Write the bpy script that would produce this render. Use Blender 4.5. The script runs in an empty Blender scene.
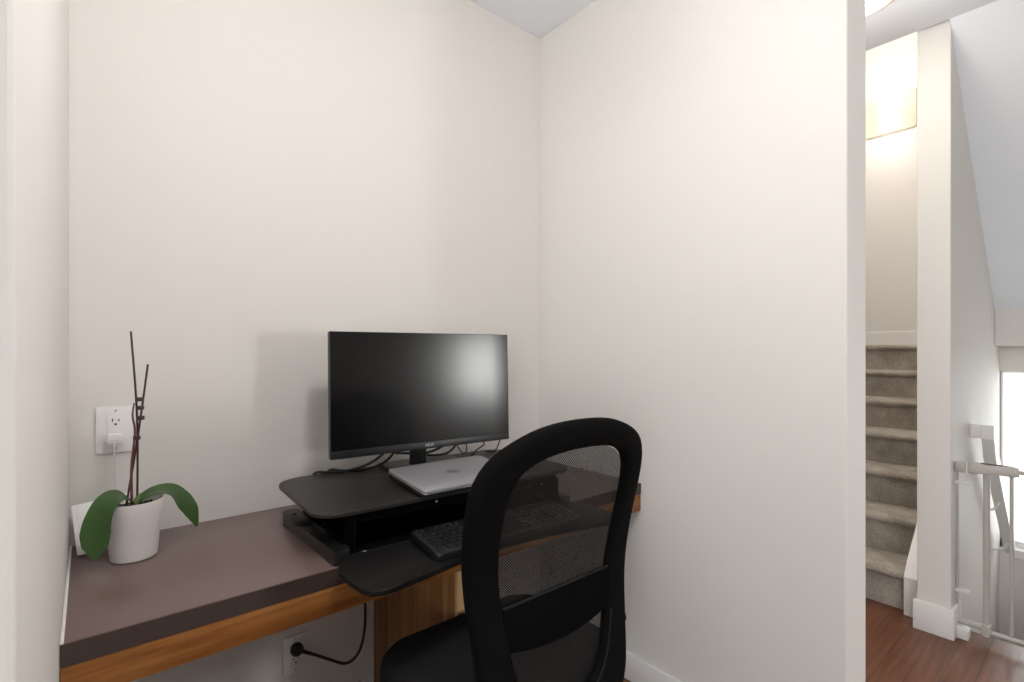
import bpy, bmesh, math, random
from mathutils import Vector, Matrix

scn = bpy.context.scene
COL = scn.collection
random.seed(4)

# ------------------------------------------------------------------ camera
F_PX, HORIZON, CAM_H = 506.85, 349.61, 1.225
YAW = math.radians(39.88)            # turned this far to the right of the nook's depth axis
cam_d = bpy.data.cameras.new('camera')
cam_d.sensor_fit = 'HORIZONTAL'
cam_d.sensor_width = 36.0
cam_d.lens = F_PX * 36.0 / 1024.0
cam_d.shift_y = (HORIZON - 341.0) / 1024.0
cam_d.clip_start = 0.02
cam = bpy.data.objects.new('camera', cam_d)
COL.objects.link(cam)
cam.location = (0, 0, CAM_H)
cam.rotation_euler = (math.pi / 2, 0, -YAW)
scn.camera = cam

# ------------------------------------------------------------------ world, exposure
scn.view_settings.view_transform = 'Standard'
scn.view_settings.look = 'None'
scn.view_settings.gamma = 1.0
scn.view_settings.use_curve_mapping = False
scn.view_settings.exposure = 0.40
w = bpy.data.worlds.new('daylight')
scn.world = w
w.use_nodes = True
w.node_tree.nodes['Background'].inputs[0].default_value = (0.93, 0.97, 1.0, 1)
w.node_tree.nodes['Background'].inputs[1].default_value = 3.0


def area(name, loc, target, sx, sy, power, color=(1, 1, 1), spread=180):
    d = bpy.data.lights.new(name, 'AREA')
    d.shape = 'RECTANGLE'
    d.size, d.size_y, d.energy, d.color = sx, sy, power, color
    d.spread = math.radians(spread)
    o = bpy.data.objects.new(name, d)
    COL.objects.link(o)
    o.location = loc
    o.rotation_euler = (Vector(target) - Vector(loc)).to_track_quat('-Z', 'Y').to_euler()
    return o


def point(name, loc, power, color=(1, 1, 1), r=0.1):
    d = bpy.data.lights.new(name, 'POINT')
    d.energy, d.color, d.shadow_soft_size = power, color, r
    o = bpy.data.objects.new(name, d)
    COL.objects.link(o)
    o.location = loc
    return o


WARM = (1.0, 0.955, 0.91)
# daylight that comes in through the hall window behind the camera and the stair window
area('hall_window_daylight', (3.66, -4.16, 1.25), (1.7, 0.4, 1.3), 0.70, 0.90, 64, (1.0, 0.98, 0.96))
area('left_fill_light', (-2.66, -1.95, 1.5), (1.0, 0.8, 1.3), 1.5, 1.35, 50, (0.97, 0.985, 1.0))  # added fill through an unseen left window, evens out the nook's right wall
area('stair_window_daylight', (4.42, -0.02, 0.56), (3.0, -0.02, 0.5), 0.8, 1.0, 2.0, (1.0, 0.98, 0.95))

# ------------------------------------------------------------------ materials
MATS = {}


def nodes_of(name):
    m = bpy.data.materials.new(name)
    m.use_nodes = True
    nt = m.node_tree
    return m, nt, nt.nodes['Principled BSDF']


def mat(name, col, rough=0.5, metal=0.0, spec=0.5, noise=0.0, scale=40.0, bump=0.0, emit=None, estr=0.0, coat=0.0):
    if name in MATS:
        return MATS[name]
    m, nt, b = nodes_of(name)
    b.inputs['Base Color'].default_value = (*col, 1)
    b.inputs['Roughness'].default_value = rough
    b.inputs['Metallic'].default_value = metal
    b.inputs['Specular IOR Level'].default_value = spec
    b.inputs['Coat Weight'].default_value = coat
    if noise or bump:
        tc = nt.nodes.new('ShaderNodeTexCoord')
        n = nt.nodes.new('ShaderNodeTexNoise')
        n.inputs['Scale'].default_value = scale
        n.inputs['Detail'].default_value = 4
        nt.links.new(tc.outputs['Object'], n.inputs['Vector'])
        if noise:
            mx = nt.nodes.new('ShaderNodeMix')
            mx.data_type = 'RGBA'
            mx.inputs[6].default_value = (*[c * (1 - noise) for c in col], 1)
            mx.inputs[7].default_value = (*[min(1, c * (1 + noise)) for c in col], 1)
            nt.links.new(n.outputs['Fac'], mx.inputs[0])
            nt.links.new(mx.outputs[2], b.inputs['Base Color'])
        if bump:
            bp = nt.nodes.new('ShaderNodeBump')
            bp.inputs['Strength'].default_value = bump
            bp.inputs['Distance'].default_value = 0.002
            nt.links.new(n.outputs['Fac'], bp.inputs['Height'])
            nt.links.new(bp.outputs['Normal'], b.inputs['Normal'])
    if emit:
        b.inputs['Emission Color'].default_value = (*emit, 1)
        b.inputs['Emission Strength'].default_value = estr
    MATS[name] = m
    return m


def wood(name, c1, c2, c3, stretch, rough=0.4, bands=0.0, spec=0.4):
    """grain: noise stretched along the direction whose factor in `stretch` is small"""
    m, nt, b = nodes_of(name)
    tc = nt.nodes.new('ShaderNodeTexCoord')
    mp = nt.nodes.new('ShaderNodeMapping')
    mp.inputs['Scale'].default_value = stretch
    n = nt.nodes.new('ShaderNodeTexNoise')
    n.inputs['Scale'].default_value = 1.0
    n.inputs['Detail'].default_value = 6
    n.inputs['Roughness'].default_value = 0.6
    n.inputs['Distortion'].default_value = 0.6
    r = nt.nodes.new('ShaderNodeValToRGB')
    e = r.color_ramp.elements
    e[0].position, e[0].color = 0.30, (*c1, 1)
    e[1].position, e[1].color = 0.72, (*c3, 1)
    k = e.new(0.5)
    k.color = (*c2, 1)
    nt.links.new(tc.outputs['Object'], mp.inputs['Vector'])
    nt.links.new(mp.outputs['Vector'], n.inputs['Vector'])
    nt.links.new(n.outputs['Fac'], r.inputs['Fac'])
    nt.links.new(r.outputs['Color'], b.inputs['Base Color'])
    b.inputs['Roughness'].default_value = rough
    b.inputs['Specular IOR Level'].default_value = spec
    MATS[name] = m
    return m


WALL = mat('warm_off_white_paint', (0.750, 0.724, 0.688), 0.65, spec=0.25, noise=0.01, scale=3, bump=0.05)
CEIL = mat('ceiling_paint', (0.87, 0.90, 0.94), 0.8, spec=0.2, noise=0.01, scale=5, bump=0.08)
TRIM = mat('white_trim_paint', (0.82, 0.80, 0.78), 0.35, spec=0.4, noise=0.01, scale=8)
WHITE_PLASTIC = mat('white_plastic', (0.86, 0.85, 0.84), 0.35, noise=0.01, scale=20)
BRIGHT_WHITE = mat('bright_white_gloss_plastic', (0.93, 0.93, 0.90), 0.25, noise=0.01)
DARK_SLOT = mat('dark_slot', (0.012, 0.012, 0.012), 0.6, noise=0.05)
GREY_SCREW = mat('grey_screw', (0.45, 0.44, 0.42), 0.35, metal=0.6, noise=0.05)
LAMINATE = mat('brown_laminate', (0.172, 0.113, 0.100), 0.28, spec=0.6, noise=0.10, scale=160)
LAMINATE_EDGE = mat('dark_brown_edge_band', (0.052, 0.034, 0.028), 0.5, noise=0.06, scale=120)
OAK = wood('orange_wood_long_grain', (0.15, 0.050, 0.010), (0.29, 0.110, 0.024), (0.44, 0.195, 0.052), (3, 40, 42), 0.4)
ZEBRA = wood('striped_wood_upright_grain', (0.13, 0.050, 0.014), (0.27, 0.115, 0.034), (0.44, 0.21, 0.075), (40, 34, 0.6), 0.45)
PALE_EDGE = mat('pale_wood_edge', (0.50, 0.30, 0.13), 0.45, noise=0.1, scale=30)
BLACK_BOARD = mat('black_textured_board', (0.022, 0.019, 0.018), 0.42, spec=0.4, noise=0.12, scale=300, bump=0.15)
TRAY_SHADED = mat('black_board_shaded', (0.006, 0.0057, 0.0056), 0.5, spec=0.2, noise=0.12, scale=300, bump=0.1)  # same board as the platform, with the tray's shade put into the colour
BLACK_PLASTIC = mat('black_plastic', (0.008, 0.008, 0.0085), 0.4, noise=0.05, scale=60)
MATTE_BLACK = mat('matte_black_plastic', (0.003, 0.003, 0.003), 0.85, spec=0.04, noise=0.05)
BLACK_SATIN = mat('black_satin_metal', (0.012, 0.012, 0.0125), 0.28, spec=0.6, noise=0.04, scale=50)
SCREEN = mat('matte_black_screen', (0.0012, 0.0012, 0.0013), 0.20, spec=0.42, noise=0.02)
CABLE = mat('black_cable', (0.010, 0.010, 0.010), 0.45, noise=0.05)
SILVER = mat('silver_aluminium', (0.46, 0.45, 0.47), 0.38, metal=0.55, noise=0.02, scale=30)
SILVER_EDGE = mat('bright_aluminium_edge', (0.72, 0.72, 0.73), 0.25, metal=0.8, noise=0.02)
LOGO_GREY = mat('light_grey_lettering', (0.42, 0.42, 0.43), 0.4, noise=0.02)
LOGO_DARK = mat('dark_grey_lettering', (0.09, 0.09, 0.10), 0.4, noise=0.02)
KEYCAP = mat('glossy_black_keycap', (0.010, 0.010, 0.0105), 0.22, spec=0.6, noise=0.05)
FABRIC = mat('black_fabric', (0.0042, 0.004, 0.004), 0.85, spec=0.06, noise=0.2, scale=500, bump=0.2)
SEAT_FABRIC = mat('black_seat_fabric', (0.014, 0.014, 0.0145), 0.85, spec=0.15, noise=0.2, scale=600, bump=0.2)
CERAMIC = mat('white_ceramic', (0.76, 0.73, 0.71), 0.28, noise=0.01, scale=10)
SOIL = mat('bark_potting_mix', (0.035, 0.022, 0.014), 0.9, noise=0.5, scale=120, bump=0.6)
LEAF = mat('orchid_leaf_green', (0.036, 0.088, 0.018), 0.36, spec=0.5, noise=0.25, scale=18)
STEM_GREEN = mat('pale_green_shoot', (0.16, 0.24, 0.06), 0.5, noise=0.2)
STAKE = mat('dark_wooden_stake', (0.040, 0.022, 0.016), 0.6, noise=0.3, scale=80)
SPIKE = mat('reddish_flower_stem', (0.16, 0.045, 0.035), 0.55, noise=0.2, scale=60)
CLIP = mat('brown_clip', (0.05, 0.032, 0.022), 0.4, noise=0.1)
GATE = mat('light_grey_coated_metal', (0.48, 0.46, 0.43), 0.4, noise=0.02, scale=30)
GATE_CLIP = mat('white_clamp_plastic', (0.74, 0.73, 0.70), 0.4, noise=0.02)
GATE_LABEL = mat('brown_grip_pad', (0.13, 0.07, 0.06), 0.5, noise=0.1)
LAMP_GLASS = mat('lit_frosted_glass', (0.9, 0.88, 0.84), 0.5, noise=0.01, emit=(1.0, 0.90, 0.74), estr=9.0)
SCONCE_GLASS = mat('lit_sconce_glass', (0.9, 0.88, 0.84), 0.5, noise=0.01, emit=(1.0, 0.88, 0.70), estr=1.3)
GLOBE_GLASS = mat('lit_globe_glass', (0.9, 0.88, 0.84), 0.5, noise=0.01, emit=(1.0, 0.965, 0.94), estr=41.0)
CREAM = mat('cream_enamel', (0.78, 0.66, 0.52), 0.5, noise=0.02)
BRASS = mat('pale_brass_rim', (0.72, 0.58, 0.30), 0.3, metal=0.6, noise=0.03)


def carpet_mat():
    m, nt, b = nodes_of('beige_carpet')
    tc = nt.nodes.new('ShaderNodeTexCoord')
    n = nt.nodes.new('ShaderNodeTexNoise')
    n.inputs['Scale'].default_value = 90
    n.inputs['Detail'].default_value = 5
    n2 = nt.nodes.new('ShaderNodeTexNoise')
    n2.inputs['Scale'].default_value = 9
    r = nt.nodes.new('ShaderNodeValToRGB')
    r.color_ramp.elements[0].position, r.color_ramp.elements[0].color = 0.32, (0.24, 0.205, 0.17, 1)
    r.color_ramp.elements[1].position, r.color_ramp.elements[1].color = 0.68, (0.46, 0.41, 0.36, 1)
    mx = nt.nodes.new('ShaderNodeMath')
    mx.operation = 'MULTIPLY_ADD'
    mx.inputs[1].default_value = 0.45
    nt.links.new(tc.outputs['Object'], n.inputs['Vector'])
    nt.links.new(tc.outputs['Object'], n2.inputs['Vector'])
    nt.links.new(n.outputs['Fac'], mx.inputs[0])
    mu = nt.nodes.new('ShaderNodeMath')
    mu.operation = 'MULTIPLY'
    mu.inputs[1].default_value = 0.55
    nt.links.new(n2.outputs['Fac'], mu.inputs[0])
    nt.links.new(mu.outputs[0], mx.inputs[2])
    nt.links.new(mx.outputs[0], r.inputs['Fac'])
    nt.links.new(r.outputs['Color'], b.inputs['Base Color'])
    b.inputs['Roughness'].default_value = 0.95
    b.inputs['Specular IOR Level'].default_value = 0.1
    bp = nt.nodes.new('ShaderNodeBump')
    bp.inputs['Strength'].default_value = 0.6
    bp.inputs['Distance'].default_value = 0.006
    nt.links.new(n.outputs['Fac'], bp.inputs['Height'])
    nt.links.new(bp.outputs['Normal'], b.inputs['Normal'])
    return m


def floor_mat():
    m, nt, b = nodes_of('red_brown_plank_floor')
    tc = nt.nodes.new('ShaderNodeTexCoord')
    mp = nt.nodes.new('ShaderNodeMapping')
    mp.inputs['Rotation'].default_value = (0, 0, 0)
    br = nt.nodes.new('ShaderNodeTexBrick')
    br.inputs['Color1'].default_value = (0.175, 0.066, 0.030, 1)
    br.inputs['Color2'].default_value = (0.115, 0.040, 0.019, 1)
    br.inputs['Mortar'].default_value = (0.03, 0.012, 0.008, 1)
    br.inputs['Scale'].default_value = 1.0
    br.inputs['Mortar Size'].default_value = 0.0012
    br.inputs['Brick Width'].default_value = 0.7
    br.inputs['Row Height'].default_value = 0.085
    br.inputs['Bias'].default_value = 0.0
    mp2 = nt.nodes.new('ShaderNodeMapping')
    mp2.inputs['Scale'].default_value = (4, 60, 1)
    n = nt.nodes.new('ShaderNodeTexNoise')
    n.inputs['Scale'].default_value = 1.0
    n.inputs['Detail'].default_value = 5
    mx = nt.nodes.new('ShaderNodeMix')
    mx.data_type = 'RGBA'
    mx.blend_type = 'MULTIPLY'
    mx.inputs[0].default_value = 0.8
    r = nt.nodes.new('ShaderNodeValToRGB')
    r.color_ramp.elements[0].position, r.color_ramp.elements[0].color = 0.3, (0.55, 0.5, 0.48, 1)
    r.color_ramp.elements[1].position, r.color_ramp.elements[1].color = 0.7, (1.25, 1.2, 1.15, 1)
    L = nt.links.new
    L(tc.outputs['Object'], mp.inputs['Vector'])
    L(mp.outputs['Vector'], br.inputs['Vector'])
    L(tc.outputs['Object'], mp2.inputs['Vector'])
    L(mp2.outputs['Vector'], n.inputs['Vector'])
    L(n.outputs['Fac'], r.inputs['Fac'])
    L(br.outputs['Color'], mx.inputs[6])
    L(r.outputs['Color'], mx.inputs[7])
    L(mx.outputs[2], b.inputs['Base Color'])
    b.inputs['Roughness'].default_value = 0.28
    b.inputs['Specular IOR Level'].default_value = 0.5
    return m


def mesh_fabric():
    """woven net: threads with open holes between them"""
    m, nt, b = nodes_of('black_open_mesh_net')
    b.inputs['Base Color'].default_value = (0.012, 0.011, 0.0105, 1)
    b.inputs['Specular IOR Level'].default_value = 0.2
    b.inputs['Roughness'].default_value = 0.6
    tc = nt.nodes.new('ShaderNodeTexCoord')
    sep = nt.nodes.new('ShaderNodeSeparateXYZ')
    nt.links.new(tc.outputs['Object'], sep.inputs[0])

    def wave(a, bsign):
        s = nt.nodes.new('ShaderNodeMath')
        s.operation = 'MULTIPLY_ADD'
        s.inputs[1].default_value = bsign
        nt.links.new(sep.outputs['X'], s.inputs[0])
        nt.links.new(sep.outputs['Z'], s.inputs[2])
        k = nt.nodes.new('ShaderNodeMath')
        k.operation = 'MULTIPLY'
        k.inputs[1].default_value = a
        nt.links.new(s.outputs[0], k.inputs[0])
        f = nt.nodes.new('ShaderNodeMath')
        f.operation = 'FRACT'
        nt.links.new(k.outputs[0], f.inputs[0])
        g = nt.nodes.new('ShaderNodeMath')
        g.operation = 'GREATER_THAN'
        g.inputs[1].default_value = 0.49
        nt.links.new(f.outputs[0], g.inputs[0])
        return g
    a = wave(200, 1.0)
    c = wave(200, -1.0)
    mu = nt.nodes.new('ShaderNodeMath')
    mu.operation = 'MULTIPLY'
    nt.links.new(a.outputs[0], mu.inputs[0])
    nt.links.new(c.outputs[0], mu.inputs[1])
    tr = nt.nodes.new('ShaderNodeBsdfTransparent')
    mx = nt.nodes.new('ShaderNodeMixShader')
    nt.links.new(mu.outputs[0], mx.inputs[0])
    nt.links.new(b.outputs[0], mx.inputs[1])
    nt.links.new(tr.outputs[0], mx.inputs[2])
    nt.links.new(mx.outputs[0], nt.nodes['Material Output'].inputs['Surface'])
    return m


def glass_mat():
    m, nt, b = nodes_of('window_glass')
    b.inputs['Base Color'].default_value = (0.9, 0.95, 0.95, 1)
    b.inputs['Roughness'].default_value = 0.03
    tr = nt.nodes.new('ShaderNodeBsdfTransparent')
    tr.inputs[0].default_value = (0.97, 0.98, 0.98, 1)
    mx = nt.nodes.new('ShaderNodeMixShader')
    mx.inputs[0].default_value = 0.94
    nt.links.new(b.outputs[0], mx.inputs[1])
    nt.links.new(tr.outputs[0], mx.inputs[2])
    nt.links.new(mx.outputs[0], nt.nodes['Material Output'].inputs['Surface'])
    return m


CARPET, FLOOR, NET, GLASS = carpet_mat(), floor_mat(), mesh_fabric(), glass_mat()


# ------------------------------------------------------------------ mesh builders
class MB:
    def __init__(self):
        self.bm = bmesh.new()

    def _bevel(self, verts, w, seg=2):
        vs = set(verts)
        es = [e for e in self.bm.edges if e.verts[0] in vs and e.verts[1] in vs]
        bmesh.ops.bevel(self.bm, geom=es, offset=w, segments=seg, affect='EDGES', profile=0.5, clamp_overlap=True)

    def box(self, lo, hi, bev=0.0, seg=2, M=None):
        c = [(lo[i] + hi[i]) / 2 for i in range(3)]
        s = [abs(hi[i] - lo[i]) for i in range(3)]
        T = Matrix.Translation(c) @ Matrix.Diagonal((*s, 1))
        if M is not None:
            T = M @ T
        r = bmesh.ops.create_cube(self.bm, size=1, matrix=T)
        if bev:
            self._bevel(r['verts'], bev, seg)
        return self

    def prism(self, pts, z0, z1, bev=0.0, M=None, seg=2):
        """polygon pts (x, y) raised from z0 to z1; only top and bottom rims are rounded"""
        M = M or Matrix.Identity(4)
        b = [self.bm.verts.new(M @ Vector((x, y, z0))) for x, y in pts]
        t = [self.bm.verts.new(M @ Vector((x, y, z1))) for x, y in pts]
        n = len(pts)
        f0 = self.bm.faces.new(list(reversed(b)))
        f1 = self.bm.faces.new(t)
        for i in range(n):
            self.bm.faces.new((b[i], b[(i + 1) % n], t[(i + 1) % n], t[i]))
        if bev:
            es = list(set(list(f0.edges) + list(f1.edges)))
            bmesh.ops.bevel(self.bm, geom=es, offset=bev, segments=seg, affect='EDGES', profile=0.5, clamp_overlap=True)
        return self

    def tube(self, pts, r, seg=10, smooth=0, closed=False):
        P = [Vector(p) for p in pts]
        R = list(r) if isinstance(r, (list, tuple)) else [r] * len(P)
        if smooth:
            Q, RR = [], []
            n = len(P)
            for i in range(n - 1):
                p0, p1, p2, p3 = P[max(i - 1, 0)], P[i], P[i + 1], P[min(i + 2, n - 1)]
                for k in range(smooth):
                    t = k / smooth
                    Q.append(0.5 * ((2 * p1) + (p2 - p0) * t + (2 * p0 - 5 * p1 + 4 * p2 - p3) * t * t
                                    + (3 * p1 - p0 - 3 * p2 + p3) * t ** 3))
                    RR.append(R[i] * (1 - t) + R[i + 1] * t)
            Q.append(P[-1])
            RR.append(R[-1])
            P, R = Q, RR
        d = (P[1] - P[0]).normalized()
        u = d.orthogonal().normalized()
        rings = []
        for i, p in enumerate(P):
            if i == 0:
                d2 = (P[1] - P[0])
            elif i == len(P) - 1:
                d2 = (P[-1] - P[-2])
            else:
                d2 = (P[i + 1] - P[i - 1])
            d2.normalize()
            u = (u - d2 * u.dot(d2)).normalized()
            v = d2.cross(u)
            rings.append([self.bm.verts.new(p + R[i] * (math.cos(2 * math.pi * k / seg) * u + math.sin(2 * math.pi * k / seg) * v))
                          for k in range(seg)])
        for a, b in zip(rings, rings[1:]):
            for k in range(seg):
                self.bm.faces.new((a[k], a[(k + 1) % seg], b[(k + 1) % seg], b[k]))
        self.bm.faces.new(list(reversed(rings[0])))
        self.bm.faces.new(rings[-1])
        return self

    def lathe(self, prof, c=(0, 0, 0), seg=40, M=None):
        """profile (r, z) turned about the vertical through c"""
        M = M or Matrix.Translation(c)
        rings = []
        for r, z in prof:
            if r < 1e-6:
                rings.append([self.bm.verts.new(M @ Vector((0, 0, z)))])
            else:
                rings.append([self.bm.verts.new(M @ Vector((r * math.cos(2 * math.pi * k / seg), r * math.sin(2 * math.pi * k / seg), z)))
                              for k in range(seg)])
        for a, b in zip(rings, rings[1:]):
            for k in range(seg):
                k2 = (k + 1) % seg
                if len(a) == 1 and len(b) == 1:
                    continue
                if len(a) == 1:
                    self.bm.faces.new((a[0], b[k2], b[k]))
                elif len(b) == 1:
                    self.bm.faces.new((a[k], a[k2], b[0]))
                else:
                    self.bm.faces.new((a[k], a[k2], b[k2], b[k]))
        return self

    def grid(self, fn, nu, nv):
        vs = [[self.bm.verts.new(fn(i / nu, j / nv)) for j in range(nv + 1)] for i in range(nu + 1)]
        for i in range(nu):
            for j in range(nv):
                self.bm.faces.new((vs[i][j], vs[i + 1][j], vs[i + 1][j + 1], vs[i][j + 1]))
        return self

    def build(self, name, m, parent=None, smooth=True, origin=None, recalc=True, angle=35):
        if recalc:
            bmesh.ops.recalc_face_normals(self.bm, faces=self.bm.faces)
        me = bpy.data.meshes.new(name)
        base = Vector((0, 0, 0))
        if parent is not None:
            base = parent['_base_v'] if False else wloc(parent)
        if parent is None and origin is not None:
            base = Vector(origin)
        bmesh.ops.translate(self.bm, verts=self.bm.verts, vec=-base)
        self.bm.to_mesh(me)
        self.bm.free()
        if smooth:
            for p in me.polygons:
                p.use_smooth = True
            try:
                me.set_sharp_from_angle(angle=math.radians(angle))
            except Exception:
                pass
        me.materials.append(m)
        o = bpy.data.objects.new(name, me)
        COL.objects.link(o)
        if parent is not None:
            o.parent = parent
        else:
            o.location = base
        return o


def wloc(o):
    v = Vector((0, 0, 0))
    while o is not None:
        v = v + Vector(o.location)
        o = o.parent
    return v


def tag(o, label=None, cat=None, group=None, kind=None):
    if label:
        o['label'] = label
    if cat:
        o['category'] = cat
    if group:
        o['group'] = group
    if kind:
        o['kind'] = kind
    return o


def thing(name, label, cat, loc, group=None):
    o = bpy.data.objects.new(name, None)
    o.empty_display_size = 0.05
    COL.objects.link(o)
    o.location = loc
    return tag(o, label, cat, group)


def struct(name, mb, m, smooth=False):
    return tag(mb.build(name, m, smooth=smooth), kind='structure')


def lettering(text, size, m, name, parent, M, depth=0.0004):
    """lettering lying in the local XY plane of M"""
    cu = bpy.data.curves.new(name, 'FONT')
    cu.body = text
    cu.size = size
    cu.extrude = depth
    cu.align_x = 'CENTER'
    cu.align_y = 'CENTER'
    tmp = bpy.data.objects.new(name + '_tmp', cu)
    COL.objects.link(tmp)
    bpy.context.view_layer.update()
    me = bpy.data.meshes.new_from_object(tmp.evaluated_get(bpy.context.evaluated_depsgraph_get()))
    bpy.data.objects.remove(tmp)
    bpy.data.curves.remove(cu)
    me.transform(Matrix.Translation(-wloc(parent)) @ M)
    me.materials.clear()
    me.materials.append(m)
    me.name = name
    o = bpy.data.objects.new(name, me)
    COL.objects.link(o)
    o.parent = parent
    return o


def rounded_rect(x0, y0, x1, y1, r, n=6):
    rs = r if isinstance(r, (list, tuple)) else [r] * 4          # corners: x0y0, x1y0, x1y1, x0y1
    out = []
    for (cx, cy, a0), q in zip(((x0, y0, 180), (x1, y0, 270), (x1, y1, 0), (x0, y1, 90)), rs):
        sx = 1 if cx == x0 else -1
        sy = 1 if cy == y0 else -1
        for k in range(n + 1):
            a = math.radians(a0 + 90 * k / n)
            out.append((cx + sx * q + q * math.cos(a), cy + sy * q + q * math.sin(a)))
    return out


# ------------------------------------------------------------------ the room
LX, RX, BY = -0.037, 1.547, 1.66           # nook: left wall, right wall, back wall
NLX, NLY = 0.45, 0.36
VX = 4.15                                   # wall with the stair window
RX2 = 1.705                                 # hall side of the right wall
OY = 0.455                                  # nook opening
CZ = 2.616                                  # ceiling
PX = 2.801                                  # end of the wall between the two flights
SY0, SY1 = 0.455, 0.570                     # that wall's two faces
HB, HL = -4.0, -2.5                         # rear and left hall walls
DZ = 0.7386                                 # desk height

struct('floor', MB().box((HL, HB, -0.2), (2.95, 1.66, 0)).box((2.95, HB, -0.2), (4.7, -0.62, 0)), FLOOR)
c = MB().box((HL, HB, CZ), (2.78, 1.66, CZ + 0.12)).box((2.78, HB, CZ), (4.7, -0.52, CZ + 0.12))
struct('ceiling', c, CEIL)
struct('wall_back', MB().box((HL, BY, -0.2), (RX2, BY + 0.12, CZ + 0.1)), WALL)
struct('wall_left', MB().box((LX - 0.16, 0.468, 0), (LX, BY, CZ), 0.004), WALL)
struct('wall_right', MB().box((RX, 0.463, 0), (RX2, BY, CZ), 0.004), WALL)
lw0, lw1 = -2.75, -1.15
b = MB().box((HL - 0.12, HB, 0), (HL, lw0, CZ)).box((HL - 0.12, lw1, 0), (HL, BY, CZ))
b.box((HL - 0.12, lw0, 0), (HL, lw1, 0.80)).box((HL - 0.12, lw0, 2.22), (HL, lw1, CZ))
struct('wall_hall_left', b, WALL)
b = MB()
for y0, y1, z0, z1 in ((lw0, lw1, 0.80, 0.85), (lw0, lw1, 2.17, 2.22), (lw0, lw0 + 0.05, 0.80, 2.22), (lw1 - 0.05, lw1, 0.80, 2.22), (-1.97, -1.93, 0.80, 2.22)):
    b.box((HL - 0.09, y0, z0), (HL - 0.03, y1, z1), 0.004)
win = struct('fill_window_3', b, TRIM)  # unseen window, added so the left fill light can enter
MB().box((HL - 0.062, lw0, 0.80), (HL - 0.058, lw1, 2.22)).build('pane', GLASS, win, smooth=False)
# rear hall wall with its window
wx0, wx1, wz0, wz1 = 3.28, 4.04, 0.78, 1.74
b = MB().box((HL, HB - 0.12, 0), (wx0, HB, CZ)).box((wx1, HB - 0.12, 0), (4.7, HB, CZ))
b.box((wx0, HB - 0.12, 0), (wx1, HB, wz0)).box((wx0, HB - 0.12, wz1), (wx1, HB, CZ))
struct('wall_rear', b, WALL)
b = MB()
for lo, hi in (((wx0, wz0), (wx1, wz0 + 0.05)), ((wx0, wz1 - 0.05), (wx1, wz1)), ((wx0, wz0), (wx0 + 0.05, wz1)), ((wx1 - 0.05, wz0), (wx1, wz1)),
               ((3.28, 1.25), (4.04, 1.27))):
    b.box((lo[0], HB - 0.09, lo[1]), (hi[0], HB - 0.03, hi[1]), 0.004)
win = struct('window_1', b, TRIM)
MB().box((wx0, HB - 0.062, wz0), (wx1, HB - 0.058, wz1)).build('pane', GLASS, win, smooth=False)
# right side of the hall beyond the stair opening
struct('wall_hall_right', MB().box((4.7, HB, 0), (4.82, -0.62, CZ)), WALL)
# wall between the two flights (its end faces the hall)
struct('wall_between_flights', MB().box((PX, SY0, -1.9), (5.55, SY1, CZ + 2.1), 0.004), WALL)
# stairwell going up
struct('wall_stair_far', MB().box((1.9, 1.60, 0), (5.55, 1.72, CZ + 2.1)), WALL)
struct('wall_stair_end', MB().box((5.45, SY1, 0), (5.57, 1.60, CZ + 2.1)), WALL)
struct('ceiling_stairwell', MB().box((2.70, SY0, CZ + 2.05), (5.57, 1.72, CZ + 2.15)), CEIL)
struct('wall_upper_hall', MB().box((2.60, SY0, CZ + 0.12), (2.78, 1.72, CZ + 2.05)), WALL)
# stairwell going down: sloping soffit, the face at its foot, and the far wall with the window
SL = (CZ - 1.452) / (3.99 - 2.78)
b = MB()
b.prism([(2.78, CZ), (3.99, 1.452), (3.99, 1.60), (2.78, CZ + 0.148)], -SY0, 0.62,
        M=Matrix(((1, 0, 0, 0), (0, 0, -1, 0), (0, 1, 0, 0), (0, 0, 0, 1))))
struct('ceiling_sloped', b, CEIL)
struct('wall_header', MB().box((3.99, -0.52, 1.246), (VX - 0.002, SY0, 1.9), 0.003), WALL)
struct('wall_stair_right', MB().box((2.86, -0.62, -1.9), (5.0, -0.52, CZ)), WALL)
vy0, vy1, vz0, vz1 = -0.42, SY0 - 0.002, 0.05, 1.100

b = MB().box((VX, -0.52, vz1), (VX + 0.12, SY0, 1.9)).box((VX, -0.52, -1.9), (VX + 0.12, SY0, vz0)).box((VX, -0.52, vz0), (VX + 0.12, vy0, vz1))
struct('wall_stair_window', b, WALL)
b = MB()
for y0, y1, z0, z1 in ((vy0, vy1, vz0, vz0 + 0.05), (vy0, vy1, vz1 - 0.012, vz1), (vy0, vy0 + 0.05, vz0, vz1), (vy1 - 0.012, vy1, vz0, vz1)):
    b.box((VX + 0.03, y0, z0), (VX + 0.09, y1, z1), 0.003)
b.box((VX - 0.03, vy0 - 0.03, vz0 - 0.035), (VX + 0.05, vy1 - 0.06, vz0 + 0.015), 0.004)
win = struct('window_2', b, TRIM)
MB().box((VX + 0.058, vy0, vz0), (VX + 0.062, vy1, vz1)).build('pane', GLASS, win, smooth=False)
struct('floor_stairwell', MB().box((2.95, -0.52, -1.2), (VX, SY0, -0.9)), CARPET)
b = MB()
for k in range(1, 5):
    b.box((2.95 + 0.255 * (k - 1), -0.52, -1.0), (2.95 + 0.255 * k, SY0, -0.18 * k), 0.012)
struct('floor_lower_flight', b, CARPET)

# baseboards
def baseboard(name, segs, h=0.10, t=0.014):
    b = MB()
    for (x0, y0), (x1, y1) in segs:
        b.box((min(x0, x1), min(y0, y1), 0), (max(x0, x1), max(y0, y1), h), 0.004)
    return struct(name, b, TRIM, smooth=True)


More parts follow.
